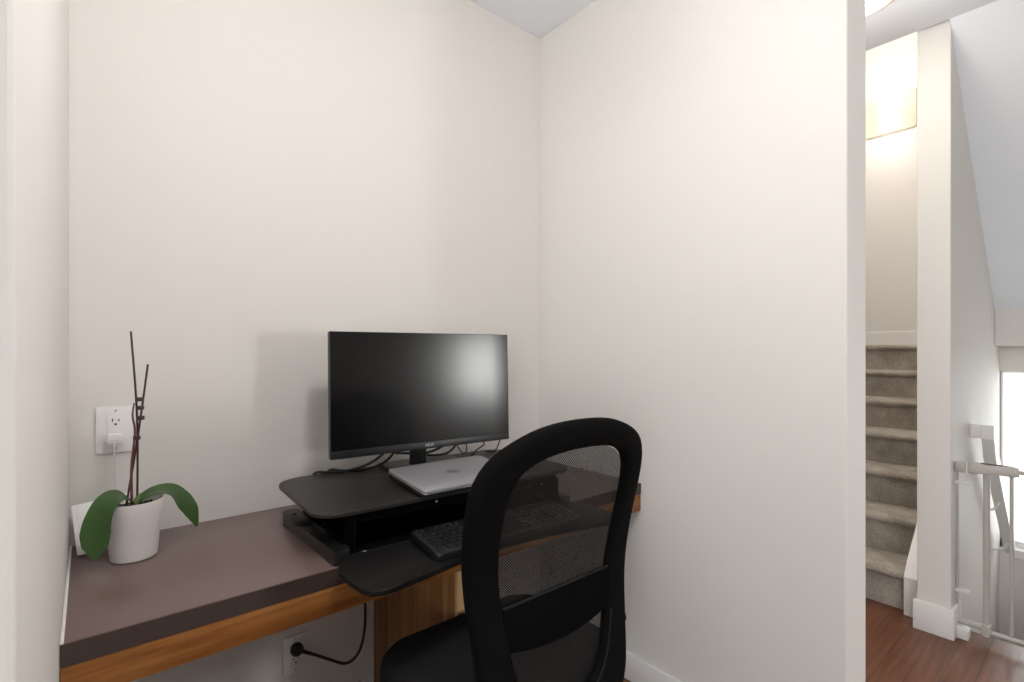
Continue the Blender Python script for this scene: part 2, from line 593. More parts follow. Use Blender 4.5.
baseboard('baseboard_right', [((RX - 0.014, 0.463), (RX, BY))])
baseboard('baseboard_back', [((LX, BY - 0.014), (RX - 0.014, BY))])
baseboard('baseboard_left', [((LX, 0.468), (LX + 0.014, BY - 0.014))])
b = MB().box((PX - 0.015, SY0 - 0.013, 0), (PX, SY1 + 0.012, 0.128), 0.004).box((PX + 0.001, SY0 - 0.013, 0), (PX + 0.14, SY0, 0.128), 0.002)
struct('baseboard_post', b, TRIM, smooth=True)

# ------------------------------------------------------------------ desk
desk = thing('wall_desk', 'long brown laminate wall desk with orange wood apron across the nook', 'desk', (0.755, 1.39, 0))
MB().box((LX + 0.001, 1.119, 0.699), (RX - 0.001, BY - 0.001, DZ), 0.0015).build('worktop', LAMINATE, desk)
tag(MB().box((LX + 0.001, 1.1165, 0.6995), (RX - 0.001, 1.119, DZ - 0.001)).build('edge_band', LAMINATE_EDGE, desk), 'darker brown front edge')
tag(MB().box((LX + 0.001, 1.118, 0.638), (RX - 0.001, 1.142, 0.699), 0.0015).build('apron', OAK, desk), 'orange wood strip under the worktop')
panel = MB().box((0.754, 1.142, 0.0), (0.776, BY - 0.015, 0.699), 0.001).build('support_panel', ZEBRA, desk)
tag(panel, 'upright panel of striped brown wood')
tag(MB().box((0.754, 1.130, 0.0), (0.776, 1.142, 0.638), 0.001).build('panel_edge', PALE_EDGE, panel), 'pale front edge')
MB().box((LX + 0.001, BY - 0.03, 0.64), (RX - 0.001, BY - 0.001, 0.699), 0.001).build('wall_cleat', OAK, desk)
tag(MB().tube([(LX + 0.003, 1.119, DZ + 0.0005), (LX + 0.003, BY - 0.002, DZ + 0.0005)], 0.0028, 8).build('caulk_bead', TRIM, desk), 'white caulk line along the left wall')


# ------------------------------------------------------------------ converter
CC = Vector((0.795, 1.33, DZ))
CR = Matrix.Translation(CC) @ Matrix.Rotation(math.radians(-2.2), 4, 'Z')
conv = thing('standing_desk_converter', 'black two-tier standing desk converter under the monitor and keyboard', 'desk riser', CC)
PT = 0.850 - DZ                                             # top of platform above the desk
pl = rounded_rect(-0.397, -0.203, 0.402, 0.206, [0.055, 0.055, 0.08, 0.07], 8)
plat = MB().prism(pl, PT - 0.010, PT, 0.003, M=CR, seg=3).build('top_platform', BLACK_BOARD, conv)
MB().tube([CR @ Vector((-0.092, -0.1925, PT - 0.020)), CR @ Vector((-0.092, -0.1965, PT - 0.020))], 0.003, 12).build('screw', GREY_SCREW, plat)
for s in (-1, 1):
    # base rail: long channel with a raised rear cover
    x0, x1 = (-0.388, -0.348) if s < 0 else (0.348, 0.388)
    y0 = -0.222
    rail = MB().prism([(x + 0.022 * s * -1 * max(0.0, (0.15 - y) / 0.372), y) for x, y in rounded_rect(x0, y0, x1, 0.150, [0.004, 0.012, 0.012, 0.012] if s < 0 else [0.012, 0.004, 0.012, 0.012])], 0.0005, 0.033, 0.003, M=CR)
    rail = rail.build('base_rail', BLACK_SATIN, conv)
    MB().prism(rounded_rect(x0 - 0.001, 0.0, x1 + 0.004, 0.152, 0.012), 0.033, 0.0365, 0.0015, M=CR).build('rail_cover', BLACK_BOARD, rail)
    MB().tube([CR @ Vector(((x0 + x1) / 2, 0.10, 0.036)), CR @ Vector(((x0 + x1) / 2, 0.10, 0.038))], 0.006, 12).build('rail_screw', DARK_SLOT, rail)
    # folded scissor arms
    xi = (-0.338, -0.322) if s < 0 else (0.322, 0.338)
    for p, q in (((-0.19, 0.020), (0.10, PT - 0.025)), ((-0.06, PT - 0.024), (0.13, 0.020))):
        a = math.atan2(q[1] - p[1], q[0] - p[0])
        ln = math.hypot(q[1] - p[1], q[0] - p[0])
        Mx = CR @ Matrix.Translation(((xi[0] + xi[1]) / 2, p[0], p[1])) @ Matrix.Rotation(a, 4, 'X')
        MB().box((-0.008, 0, -0.012), (0.008, ln, 0.012), 0.003, M=Mx).build('lift_arm', MATTE_BLACK, conv)
    # upright plate that carries the keyboard tray
    xb = (-0.322, -0.312) if s < 0 else (0.312, 0.322)
    MB().box((xb[0], -0.215, 0.010), (xb[1], -0.150, PT - 0.018), 0.003, M=CR).build('tray_bracket', MATTE_BLACK, conv)
MB().box((-0.322, 0.105, 0.008), (0.322, 0.145, 0.028), 0.003, M=CR).build('cross_bar', MATTE_BLACK, conv)
MB().box((-0.330, -0.1925, PT - 0.034), (0.330, -0.176, PT - 0.010), 0.002, M=CR).build('front_stretcher', MATTE_BLACK, conv)
MB().box((-0.335, -0.205, 0.0005), (0.335, 0.150, 0.006), 0.001, M=CR).build('base_plate', MATTE_BLACK, conv)
# keyboard tray: rounded front corners and a shallow bay for the sitter
tp = [(-0.335, -0.215), (-0.352, -0.240), (-0.374, -0.268), (-0.379, -0.295), (-0.377, -0.350), (-0.371, -0.395), (-0.358, -0.418), (-0.338, -0.429), (-0.31, -0.428)]
mid = [(-0.265, -0.419), (-0.22, -0.411), (-0.17, -0.400), (-0.12, -0.390), (-0.06, -0.384)]
left = tp + mid
tray_pts = left + [(0, -0.382)] + [(-x, y) for x, y in reversed(left)]
tray = MB().prism(tray_pts, 0.0075, 0.0185, 0.002, M=CR, seg=3).build('keyboard_tray', TRAY_SHADED, conv)
for xx, yy in ((-0.295, -0.217), (-0.166, -0.372)):
    tag(MB().prism([(xx - 0.005, yy), (xx + 0.005, yy), (xx, yy - 0.006)], 0.0183, 0.0188, M=CR).build('arrow_mark', LOGO_GREY, tray), 'small grey triangle mark')


# ------------------------------------------------------------------ monitor
A, Bm = Vector((0.520, 1.415, 0)), Vector((1.121, 1.360, 0))
mx = (Bm - A).normalized()
mid_m = (A + Bm) / 2
ang = math.atan2(mx.y, mx.x)
mw, mh = 0.604, 0.362
mz0 = 0.915
TILT = math.radians(-1.6)
MF = Matrix.Translation((mid_m.x, mid_m.y, mz0)) @ Matrix.Rotation(ang, 4, 'Z') @ Matrix.Rotation(TILT, 4, 'X')
# local: x right, y away from the viewer, z up
mon = thing('computer_monitor', 'wide black computer monitor standing on the desk converter', 'monitor', (mid_m.x, mid_m.y + 0.06, 0.85))
hw = mw / 2
XZ = Matrix(((1, 0, 0, 0), (0, 0, -1, 0), (0, 1, 0, 0), (0, 0, 0, 1)))       # prism xy -> xz, height -> -y
cab = MB().prism(rounded_rect(-hw, 0, hw, mh, 0.003), -0.020, 0.0, 0.001, M=MF @ XZ).build('casing', BLACK_PLASTIC, mon)
MB().prism(rounded_rect(-hw * 0.72, 0.05, hw * 0.72, mh * 0.72, 0.03), -0.029, -0.020, 0.003, M=MF @ XZ).build('rear_housing', BLACK_PLASTIC, cab)
MB().prism([(-hw + 0.0015, 0.0225), (hw - 0.0015, 0.0225), (hw - 0.0015, mh - 0.0015), (-hw + 0.0015, mh - 0.0015)], 0.0, 0.0006, M=MF @ XZ).build('screen', SCREEN, mon, smooth=False)
chin = MB().box((-hw, -0.0025, 0.0), (hw, 0.0005, 0.0215), 0.0008, M=MF).build('chin_bar', BLACK_PLASTIC, mon)
tag(lettering('ASUS', 0.0125, LOGO_GREY, 'maker_lettering', mon, MF @ Matrix.Translation((0.0, -0.0029, 0.0108)) @ Matrix.Rotation(math.pi / 2, 4, 'X')), 'light grey lettering on the chin bar')
b = MB()
for x0, x1, z0, z1 in ((-hw, hw, mh - 0.0016, mh), (-hw, -hw + 0.0016, 0.02, mh), (hw - 0.0016, hw, 0.02, mh)):
    b.box((x0, -0.0014, z0), (x1, 0.0, z1), M=MF)
b.build('bezel', BLACK_PLASTIC, mon)
Mb = Matrix.Translation((mid_m.x + 0.0, mid_m.y, 0.85)) @ Matrix.Rotation(ang, 4, 'Z')
neck = MB().box((-0.046, 0.030, 0.010), (0.006, 0.052, 0.17), 0.004, M=Mb)
neck.build('neck', BLACK_SATIN, mon)
MB().prism(rounded_rect(-0.125, -0.075, 0.125, 0.115, 0.006), 0.0005, 0.014, 0.003, M=Mb).build('stand_base', BLACK_SATIN, mon)

# ------------------------------------------------------------------ laptop
lw, ld = 0.312, 0.216
Lrot = math.radians(-1.5)
LT = math.radians(4.3)
ML = Matrix.Translation((0.640, 1.106, 0.8535)) @ Matrix.Rotation(Lrot, 4, 'Z') @ Matrix.Rotation(LT, 4, 'X')
lap = thing('laptop', 'closed silver laptop lying in front of the monitor foot', 'laptop', (0.80, 1.21, 0.852))
base = MB().prism(rounded_rect(0.001, 0.001, lw - 0.001, ld - 0.001, 0.012), 0.0, 0.0095, 0.0025, M=ML).build('lower_case', BLACK_PLASTIC, lap)
for fx, fy in ((0.03, 0.02), (lw - 0.03, 0.02), (0.03, ld - 0.02), (lw - 0.03, ld - 0.02)):
    MB().lathe([(0, 0), (0.006, 0), (0.006, -0.0022), (0, -0.0022)], M=ML @ Matrix.Translation((fx, fy, 0)), seg=12).build('rubber_foot', BLACK_PLASTIC, base)
tag(MB().prism(rounded_rect(-0.0006, -0.0006, lw + 0.0006, ld + 0.0006, 0.012), 0.0092, 0.0118, 0.0008, M=ML).build('edge_strip', SILVER_EDGE, lap), 'bright metal line along the rim')
MB().prism(rounded_rect(0.001, 0.001, lw - 0.001, ld - 0.001, 0.012), 0.0115, 0.0128, 0.0, M=ML).build('seam', BLACK_PLASTIC, lap)
lid = MB().prism(rounded_rect(0, 0, lw, ld, 0.012), 0.0128, 0.0185, 0.0022, M=ML, seg=3).build('lid', SILVER, lap)
MLc = ML @ Matrix.Translation((lw / 2 - 0.006, ld / 2, 0.0188))
ring = MB()
for k in range(32):
    a0, a1 = 2 * math.pi * k / 32, 2 * math.pi * (k + 1) / 32
    q = [(0.0205 * math.cos(a0), 0.0155 * math.sin(a0)), (0.0205 * math.cos(a1), 0.0155 * math.sin(a1)),
         (0.0185 * math.cos(a1), 0.0135 * math.sin(a1)), (0.0185 * math.cos(a0), 0.0135 * math.sin(a0))]
    ring.prism(q, -0.0002, 0.0003, M=MLc)
tag(ring.build('emblem_ring', LOGO_DARK, lid), 'dark oval ring')
tag(lettering('DELL', 0.0125, LOGO_DARK, 'emblem_lettering', lid, MLc), 'dark lettering inside the oval')

# ------------------------------------------------------------------ keyboard
MK = Matrix.Translation((0.588, 0.958, DZ + 0.0190)) @ Matrix.Rotation(math.radians(-3.5), 4, 'Z') @ Matrix.Rotation(math.radians(5.0), 4, 'X')
kb = thing('keyboard', 'black full size keyboard on the lower tray behind the chair', 'keyboard', (0.80, 1.02, DZ + 0.02))
KW, KD = 0.44, 0.142
kc = MB().prism(rounded_rect(0, 0, KW, KD, [0.012, 0.012, 0.008, 0.008]), 0.0005, 0.016, 0.004, M=MK, seg=3).build('case', BLACK_PLASTIC, kb)
for fx in (0.03, KW - 0.05):
    MB().box((fx, KD - 0.022, -0.010), (fx + 0.02, KD - 0.016, 0.002), 0.001, M=MK).build('tilt_foot', BLACK_PLASTIC, kb)
U = 0.0187
KX, KY = 0.009, 0.014


def key(u, v, w=1.0, h=1.0):
    x, y = KX + u * U, KY + v * U
    g = 0.0012
    bmk = MB()
    lo = [bmk.bm.verts.new(MK @ Vector(p)) for p in ((x + g, y + g, 0.0155), (x + w * U - g, y + g, 0.0155), (x + w * U - g, y + h * U - g, 0.0155), (x + g, y + h * U - g, 0.0155))]
    i = 0.0028
    hi = [bmk.bm.verts.new(MK @ Vector(p)) for p in ((x + g + i, y + g + i, 0.0235), (x + w * U - g - i, y + g + i, 0.0235), (x + w * U - g - i, y + h * U - g - i * 0.6, 0.0225), (x + g + i, y + h * U - g - i * 0.6, 0.0225))]
    bmk.bm.faces.new(hi)
    for k in range(4):
        bmk.bm.faces.new((lo[k], lo[(k + 1) % 4], hi[(k + 1) % 4], hi[k]))
    es = [e for e in bmk.bm.edges if e.verts[0] in hi or e.verts[1] in hi]
    bmesh.ops.bevel(bmk.bm, geom=es, offset=0.0009, segments=2, affect='EDGES', profile=0.5)
    return bmk.build('key', KEYCAP, kb)


rows = [
    (0, [1.25, 1.25, 1.25, 6.25, 1.25, 1.25, 1.25, 1.25]),
    (1, [2.25] + [1] * 10 + [2.75]),
    (2, [1.75] + [1] * 11 + [2.25]),
    (3, [1.5] + [1] * 12 + [1.5]),
    (4, [1] * 13 + [2]),
]
for v, ws in rows:
    u = 0
    for wk in ws:
        key(u, v, wk)
        u += wk
for u in (0, 2, 3, 4, 5, 6.5, 7.5, 8.5, 9.5, 11, 12, 13, 14):
    key(u, 5.35)
for u in (15.25, 16.25, 17.25):
    key(u, 0)
    key(u, 3)
    key(u, 4)
key(16.25, 1)
for u, v, wk, hk in ((18.5, 0, 2, 1), (20.5, 0, 1, 1), (18.5, 1, 1, 1), (19.5, 1, 1, 1), (20.5, 1, 1, 1), (21.5, 0, 1, 2),
                     (18.5, 2, 1, 1), (19.5, 2, 1, 1), (20.5, 2, 1, 1), (18.5, 3, 1, 1), (19.5, 3, 1, 1), (20.5, 3, 1, 1),
                     (21.5, 2, 1, 2), (18.5, 4, 1, 1), (19.5, 4, 1, 1), (20.5, 4, 1, 1), (21.5, 4, 1, 1)):
    key(u, v, wk, hk)

# ------------------------------------------------------------------ cables behind the monitor
PZ = 0.850


def cable(label, pts, r=0.0040, name='monitor_cable'):
    o = MB().tube(pts, r, 8, smooth=8).build(name, CABLE, origin=pts[0])
    return tag(o, label, 'cable', 'black cables behind the monitor')


cable('black cable running left from the monitor over the rear edge of the converter',
      [(0.72, 1.437, 0.935), (0.69, 1.452, 0.900), (0.65, 1.475, 0.872), (0.60, 1.505, 0.857), (0.555, 1.53, 0.8545), (0.53, 1.556, 0.853), (0.525, 1.580, 0.83), (0.53, 1.60, 0.76)])
cable('second black cable beside it, drooping lower to the left of the monitor foot',
      [(0.745, 1.437, 0.940), (0.725, 1.447, 0.900), (0.70, 1.46, 0.874), (0.66, 1.49, 0.8555), (0.60, 1.52, 0.8545), (0.57, 1.565, 0.851), (0.57, 1.59, 0.80)])
cable('black cable looping across behind the monitor neck',
      [(0.74, 1.455, 0.900), (0.78, 1.465, 0.893), (0.84, 1.46, 0.886), (0.88, 1.45, 0.893), (0.915, 1.44, 0.912), (0.93, 1.43, 0.945)])
cable('black cable drooping lowest to the right of the monitor neck',
      [(0.86, 1.47, 0.876), (0.90, 1.46, 0.872), (0.935, 1.45, 0.880), (0.955, 1.44, 0.905), (0.95, 1.43, 0.945)])
cable('thin black cable hanging in a loop below the maker lettering',
      [(0.945, 1.43, 0.945), (0.955, 1.435, 0.905), (0.985, 1.44, 0.870), (1.0, 1.44, 0.880), (0.99, 1.435, 0.912), (0.965, 1.43, 0.935)], 0.0022)
cable('thin black cable with a kinked loop right of the laptop hinge',
      [(1.045, 1.425, 0.945), (1.06, 1.43, 0.905), (1.075, 1.44, 0.890), (1.05, 1.45, 0.872), (1.03, 1.455, 0.8535), (1.06, 1.47, 0.8535)], 0.0022)
cable('thin black cable dropping straight near the right end of the monitor',
      [(1.165, 1.445, 0.925), (1.155, 1.450, 0.895), (1.140, 1.455, 0.862), (1.132, 1.462, 0.8535), (1.12, 1.49, 0.8535)], 0.0022)

# ------------------------------------------------------------------ office chair
CX = 0.749
chair = thing('office_chair', 'black mesh back office chair pushed under the desk', 'chair', (CX, 0.93, 0))


def interp(tab, x):
    if x <= tab[0][0]:
        return tab[0][1]
    for (a, b), (c, d) in zip(tab, tab[1:]):
        if x <= c:
            t = (x - a) / (c - a)
            t2 = t * t * (3 - 2 * t) if False else t
            return b + (d - b) * t2
    return tab[-1][1]


YT = [(0.40, 0.722), (0.50, 0.722), (0.575, 0.728), (0.645, 0.734), (0.72, 0.742), (0.79, 0.740), (0.85, 0.731), (0.90, 0.720), (1.0, 0.698), (1.09, 0.678)]


def smoothY(z):
    return sum(interp(YT, z + d) for d in (-0.04, -0.02, 0, 0.02, 0.04)) / 5


# half widths of the backrest by height
OT = [(0.425, 0.0), (0.426, 0.06), (0.430, 0.12), (0.440, 0.160), (0.46, 0.186), (0.50, 0.200), (0.56, 0.204), (0.65, 0.210), (0.72, 0.219), (0.79, 0.230), (0.85, 0.238), (0.93, 0.243), (0.975, 0.241),
      (1.005, 0.232), (1.035, 0.209), (1.059, 0.164), (1.076, 0.120), (1.086, 0.07), (1.0895, 0.0)]
IT = [(0.502, 0.0), (0.504, 0.03), (0.512, 0.062), (0.53, 0.092), (0.565, 0.116), (0.61, 0.131), (0.66, 0.142), (0.72, 0.152), (0.79, 0.165), (0.85, 0.172), (0.90, 0.173), (0.95, 0.170),
      (0.985, 0.158), (1.006, 0.135), (1.020, 0.096), (1.027, 0.048), (1.029, 0.0)]


def loop(tab, n=72):
    """closed outline, resampled evenly by length, from the lowest point up the right side and back down the left"""
    half = [Vector((x, z)) for z, x in tab]
    full = half + [Vector((-p.x, p.y)) for p in reversed(half[1:-1])]
    full.append(full[0].copy())
    # corner rounding by resampling and light smoothing
    ls = [0]
    for a, b in zip(full, full[1:]):
        ls.append(ls[-1] + (b - a).length)
    out = []
    for k in range(n):
        s = ls[-1] * k / n
        for i in range(len(full) - 1):
            if ls[i] <= s <= ls[i + 1]:
                t = (s - ls[i]) / max(1e-9, ls[i + 1] - ls[i])
                out.append(full[i].lerp(full[i + 1], t))
                break
    for _ in range(2):
        out = [0.25 * out[k - 1] + 0.5 * out[k] + 0.25 * out[(k + 1) % n] for k in range(n)]
    return out


N = 96
ol, il = loop(OT, N), loop(IT, N)
for q in il:
    q.x += (0.012 if q.x > 0.05 else 0.003) * min(1.0, max(0.0, (q.y - 0.75) / 0.15))


def wrap(x):                     # the back wraps a little toward the sitter at its sides
    return 0.30 * x * x


bm_ = MB()
rings = []
CS = 14
for k in range(N):
    o_, i_ = ol[k], il[k]
    ring_ = []
    for q in range(CS):
        a = 2 * math.pi * q / CS
        ca, sa = math.cos(a), math.sin(a)
        sx = math.copysign(abs(ca) ** 0.65, ca)
        sy = math.copysign(abs(sa) ** 0.55, sa)
        m_ = (o_ + i_) / 2 + (o_ - i_) / 2 * sx
        th_ = 0.017
        ring_.append(bm_.bm.verts.new((CX + m_.x, smoothY(m_.y) + wrap(m_.x) + th_ * sy, m_.y)))
    rings.append(ring_)
for k in range(N):
    a, b2 = rings[k], rings[(k + 1) % N]
    for q in range(CS):
        bm_.bm.faces.new((a[q], a[(q + 1) % CS], b2[(q + 1) % CS], b2[q]))
bm_.build('backrest_frame', FABRIC, chair, angle=80)


# mesh net stretched across the opening
def halfw(z):
    return interp(IT, z) + 0.006


def net_pt(u, v):
    z = 0.4995 + (1.0315 - 0.4995) * v
    x = (u * 2 - 1) * halfw(min(max(z, 0.503), 1.028))
    return Vector((CX + x, smoothY(z) + wrap(x) + 0.006, z))


MB().grid(net_pt, 24, 44).build('mesh_net', NET, chair, recalc=False)


# solid lumbar pad, crescent shaped
def lumbar(u, v):
    x = (u * 2 - 1) * 0.152
    e = 1 - (u * 2 - 1) ** 2
    top = 0.736 + 0.004 * e
    bot = 0.655 - 0.018 * e
    z = bot + (top - bot) * v
    return x, z


lb = MB()
NU, NV = 24, 6
for side in (0, 1):
    pass
vs = {}
for i in range(NU + 1):
    for j in range(NV + 1):
        x, z = lumbar(i / NU, j / NV)
        for s in (0, 1):
            rr = 0.004 * (1 - abs(2 * j / NV - 1) ** 4)
            y = smoothY(z) + wrap(x) + (-0.006 - rr if s == 0 else 0.001)
            vs[i, j, s] = lb.bm.verts.new((CX + x, y, z))
for i in range(NU):
    for j in range(NV):
        for s in (0, 1):
            f = (vs[i, j, s], vs[i + 1, j, s], vs[i + 1, j + 1, s], vs[i, j + 1, s])
            lb.bm.faces.new(f if s == 0 else tuple(reversed(f)))
    for j in (0, NV):
        lb.bm.faces.new((vs[i, j, 0], vs[i + 1, j, 0], vs[i + 1, j, 1], vs[i, j, 1]))
for j in range(NV):
    for i in (0, NU):
        lb.bm.faces.new((vs[i, j, 0], vs[i, j + 1, 0], vs[i, j + 1, 1], vs[i, j, 1]))
lum = lb.build('lumbar_support', MATTE_BLACK, chair)
lip = []
for i in range(NU + 1):
    x, z = lumbar(i / NU, 1.0)
    lip.append((CX + x, smoothY(z) + wrap(x) - 0.006, z))
MB().tube(lip, 0.003, 8).build('piping', SEAT_FABRIC, lum)
# piping round the lower edge of the opening
pp = [(CX + q.x, smoothY(q.y) + wrap(q.x) - 0.019, q.y) for q in il if q.y < 0.66]
kz = min(range(len(pp)), key=lambda k: abs(pp[k][0] - CX) if pp[k][2] < 0.52 else 9)
right = sorted([q for q in pp if q[0] >= CX], key=lambda q: q[2])
leftp = sorted([q for q in pp if q[0] < CX], key=lambda q: -q[2])
MB().tube(leftp + right, 0.0022, 6).build('opening_piping', SEAT_FABRIC, chair)

# seat cushion
SZ = 0.530
sp = rounded_rect(CX - 0.255, 0.755, CX + 0.250, 1.122, [0.06, 0.06, 0.095, 0.095], 10)
sc_ = Vector((CX, 0.94))
lev = [(0.90, SZ - 0.085), (0.965, SZ - 0.075), (1.0, SZ - 0.055), (1.0, SZ - 0.030), (0.985, SZ - 0.014), (0.95, SZ - 0.004), (0.88, SZ), (0.55, SZ - 0.004), (0.2, SZ - 0.006)]
sb = MB()
prev = None
for f_, z_ in lev:
    cur = [sb.bm.verts.new((sc_.x + (x - sc_.x) * f_, sc_.y + (y - sc_.y) * f_, z_)) for x, y in sp]
    if prev:
        n_ = len(cur)
        for k in range(n_):
            sb.bm.faces.new((prev[k], prev[(k + 1) % n_], cur[(k + 1) % n_], cur[k]))
    else:
        sb.bm.faces.new(list(reversed(cur)))
    prev = cur
sb.bm.faces.new(prev)
sb.build('seat', SEAT_FABRIC, chair, angle=70)
# bracket, mechanism, column, base
MB().box((CX - 0.06, 0.708, 0.405), (CX + 0.06, 0.748, 0.455), 0.008).box((CX - 0.035, 0.72, 0.405), (CX + 0.035, 0.90, 0.43), 0.006).build('back_bracket', BLACK_PLASTIC, chair)
MB().prism(rounded_rect(CX - 0.10, 0.85, CX + 0.10, 1.03, 0.02), 0.405, 0.446, 0.005).build('tilt_mechanism', BLACK_PLASTIC, chair)
knob = MB()
for k in range(4):
    knob.tube([(CX + 0.199 + 0.004 * k, 0.748, 0.600), (CX + 0.2025 + 0.004 * k, 0.748, 0.600)], 0.014 - 0.001 * (k % 2) * 2, 14)
knob.build('side_knob', BLACK_PLASTIC, chair)
MB().tube([(CX + 0.10, 0.95, 0.425), (CX + 0.20, 0.95, 0.428), (CX + 0.235, 0.95, 0.42)], 0.005, 8).build('height_lever', BLACK_PLASTIC, chair)
MB().lathe([(0, 0.09), (0.03, 0.09), (0.03, 0.26), (0.018, 0.26), (0.018, 0.41), (0, 0.41)], (CX, 0.93, 0), 20).build('gas_column', BLACK_SATIN, chair)
for k in range(5):
    a = math.radians(-90 + 72 * k)
    d = Vector((math.cos(a), math.sin(a), 0))
    o0 = Vector((CX, 0.93, 0))
    leg = MB().tube([o0 + Vector((0, 0, 0.105)), o0 + d * 0.15 + Vector((0, 0, 0.095)), o0 + d * 0.275 + Vector((0, 0, 0.075))], [0.03, 0.022, 0.016], 10, smooth=3).build('base_leg', BLACK_PLASTIC, chair)
    p = o0 + d * 0.275
    t = Vector((-d.y, d.x, 0))
    cb = MB()
    for s in (-1, 1):
        cb.tube([p + t * (s * 0.008) + Vector((0, 0, 0.027)), p + t * (s * 0.024) + Vector((0, 0, 0.027))], 0.0265, 18)
    cb.tube([p + Vector((0, 0, 0.027)), p + Vector((0, 0, 0.072))], 0.006, 8)
    cb.build('caster', BLACK_PLASTIC, leg)

# ------------------------------------------------------------------ outlets and plugs
def outlet(name_label, x0, z0, x1, z1, plug_low, sockets):
    cx, cz = (x0 + x1) / 2, (z0 + z1) / 2
    t = thing('wall_outlet', name_label, 'outlet', (cx, BY, cz), 'wall outlets')
    plate = MB().prism(rounded_rect(x0, z0, x1, z1, 0.004), -BY + 0.0005, -BY + 0.0065, 0.002, M=XZ).build('cover_plate', WHITE_PLASTIC, t)
    MB().prism(rounded_rect(cx - 0.0168, cz - 0.034, cx + 0.0168, cz + 0.034, 0.004), -BY + 0.006, -BY + 0.0085, 0.0008, M=XZ).build('receptacle', WHITE_PLASTIC, t)
    for sz in (-0.0195, 0.0195):
        b = MB()
        for dx, h in ((-0.0065, 0.0075), (0.0065, 0.0062)):
            b.box((cx + dx - 0.0011, BY - 0.0092, cz + sz + 0.001), (cx + dx + 0.0011, BY - 0.0080, cz + sz + 0.001 + h))
        b.tube([(cx, BY - 0.0092, cz + sz - 0.006), (cx, BY - 0.0080, cz + sz - 0.006)], 0.0027, 12)
        tag(b.build('socket_slots', DARK_SLOT, t), 'dark socket slots')
    for sz in (-0.048, 0.048):
        MB().tube([(cx, BY - 0.0075, cz + sz), (cx, BY - 0.006, cz + sz)], 0.0028, 12).build('screw', GREY_SCREW, plate)
    return t


outlet('white wall outlet above the desk behind the orchid', 0.014, 0.961, 0.093, 1.079, True, 2)
outlet('white wall outlet low on the wall beneath the desk', 0.462, 0.214, 0.534, 0.330, False, 2)

ch = thing('phone_charger', 'small white plug-in charger with a thin white cable in the upper outlet', 'charger', (0.052, BY - 0.0087, 0.998))
MB().prism(rounded_rect(0.036, 0.986, 0.068, 1.010, 0.005), -BY + 0.0090, -BY + 0.040, 0.003, M=XZ).build('plug_body', WHITE_PLASTIC, ch)
MB().tube([(0.050, BY - 0.040, 0.997), (0.050, BY - 0.052, 0.992), (0.050, BY - 0.056, 0.97), (0.051, BY - 0.05, 0.92), (0.056, BY - 0.04, 0.87), (0.064, BY - 0.035, 0.81), (0.07, BY - 0.04, 0.752), (0.055, BY - 0.045, 0.7415), (0.02, BY - 0.05, 0.7415)], 0.0016, 8, smooth=6).build('cable', WHITE_PLASTIC, ch)

pc = thing('power_cord', 'thick black power cord plugged into the outlet beneath the desk', 'power cord', (0.498, BY - 0.0087, 0.2915))
MB().lathe([(0, 0.0), (0.017, 0.0), (0.019, 0.006), (0.019, 0.018), (0.014, 0.026), (0, 0.027)], M=Matrix.Translation((0.498, BY - 0.0092, 0.2915)) @ Matrix.Rotation(math.pi / 2, 4, 'X'), seg=24).build('plug', CABLE, pc)
MB().tube([(0.502, BY - 0.026, 0.290), (0.522, BY - 0.032, 0.279), (0.55, BY - 0.04, 0.263), (0.59, BY - 0.055, 0.240), (0.628, BY - 0.065, 0.218), (0.655, BY - 0.075, 0.224), (0.675, BY - 0.09, 0.262), (0.684, BY - 0.10, 0.33), (0.683, BY - 0.105, 0.41), (0.676, BY - 0.105, 0.48), (0.66, BY - 0.10, 0.56), (0.65, BY - 0.09, 0.64)],
          [0.0075, 0.0055] + [0.0045] * 10, 10, smooth=6).build('cord', CABLE, pc)

# ------------------------------------------------------------------ orchid
ox, oy = 0.082, 1.484
orc = thing('potted_orchid', 'flowerless orchid in a white tapered pot at the desk\'s left end', 'plant', (ox, oy, DZ))
MB().lathe([(0, 0.0005), (0.043, 0.0005), (0.0455, 0.003), (0.050, 0.05), (0.0555, 0.10), (0.0585, 0.132), (0.0578, 0.1345), (0.0560, 0.1335), (0.0535, 0.115), (0.0, 0.114)],
           (ox, oy, DZ), 48).build('pot', CERAMIC, orc)
sl = MB()
sl.grid(lambda u, v: Vector((ox + (u * 2 - 1) * 0.0375, oy + (v * 2 - 1) * 0.0375, DZ + 0.1145 + 0.006 * random.random())), 12, 12)
sl.build('potting_bark', SOIL, orc)


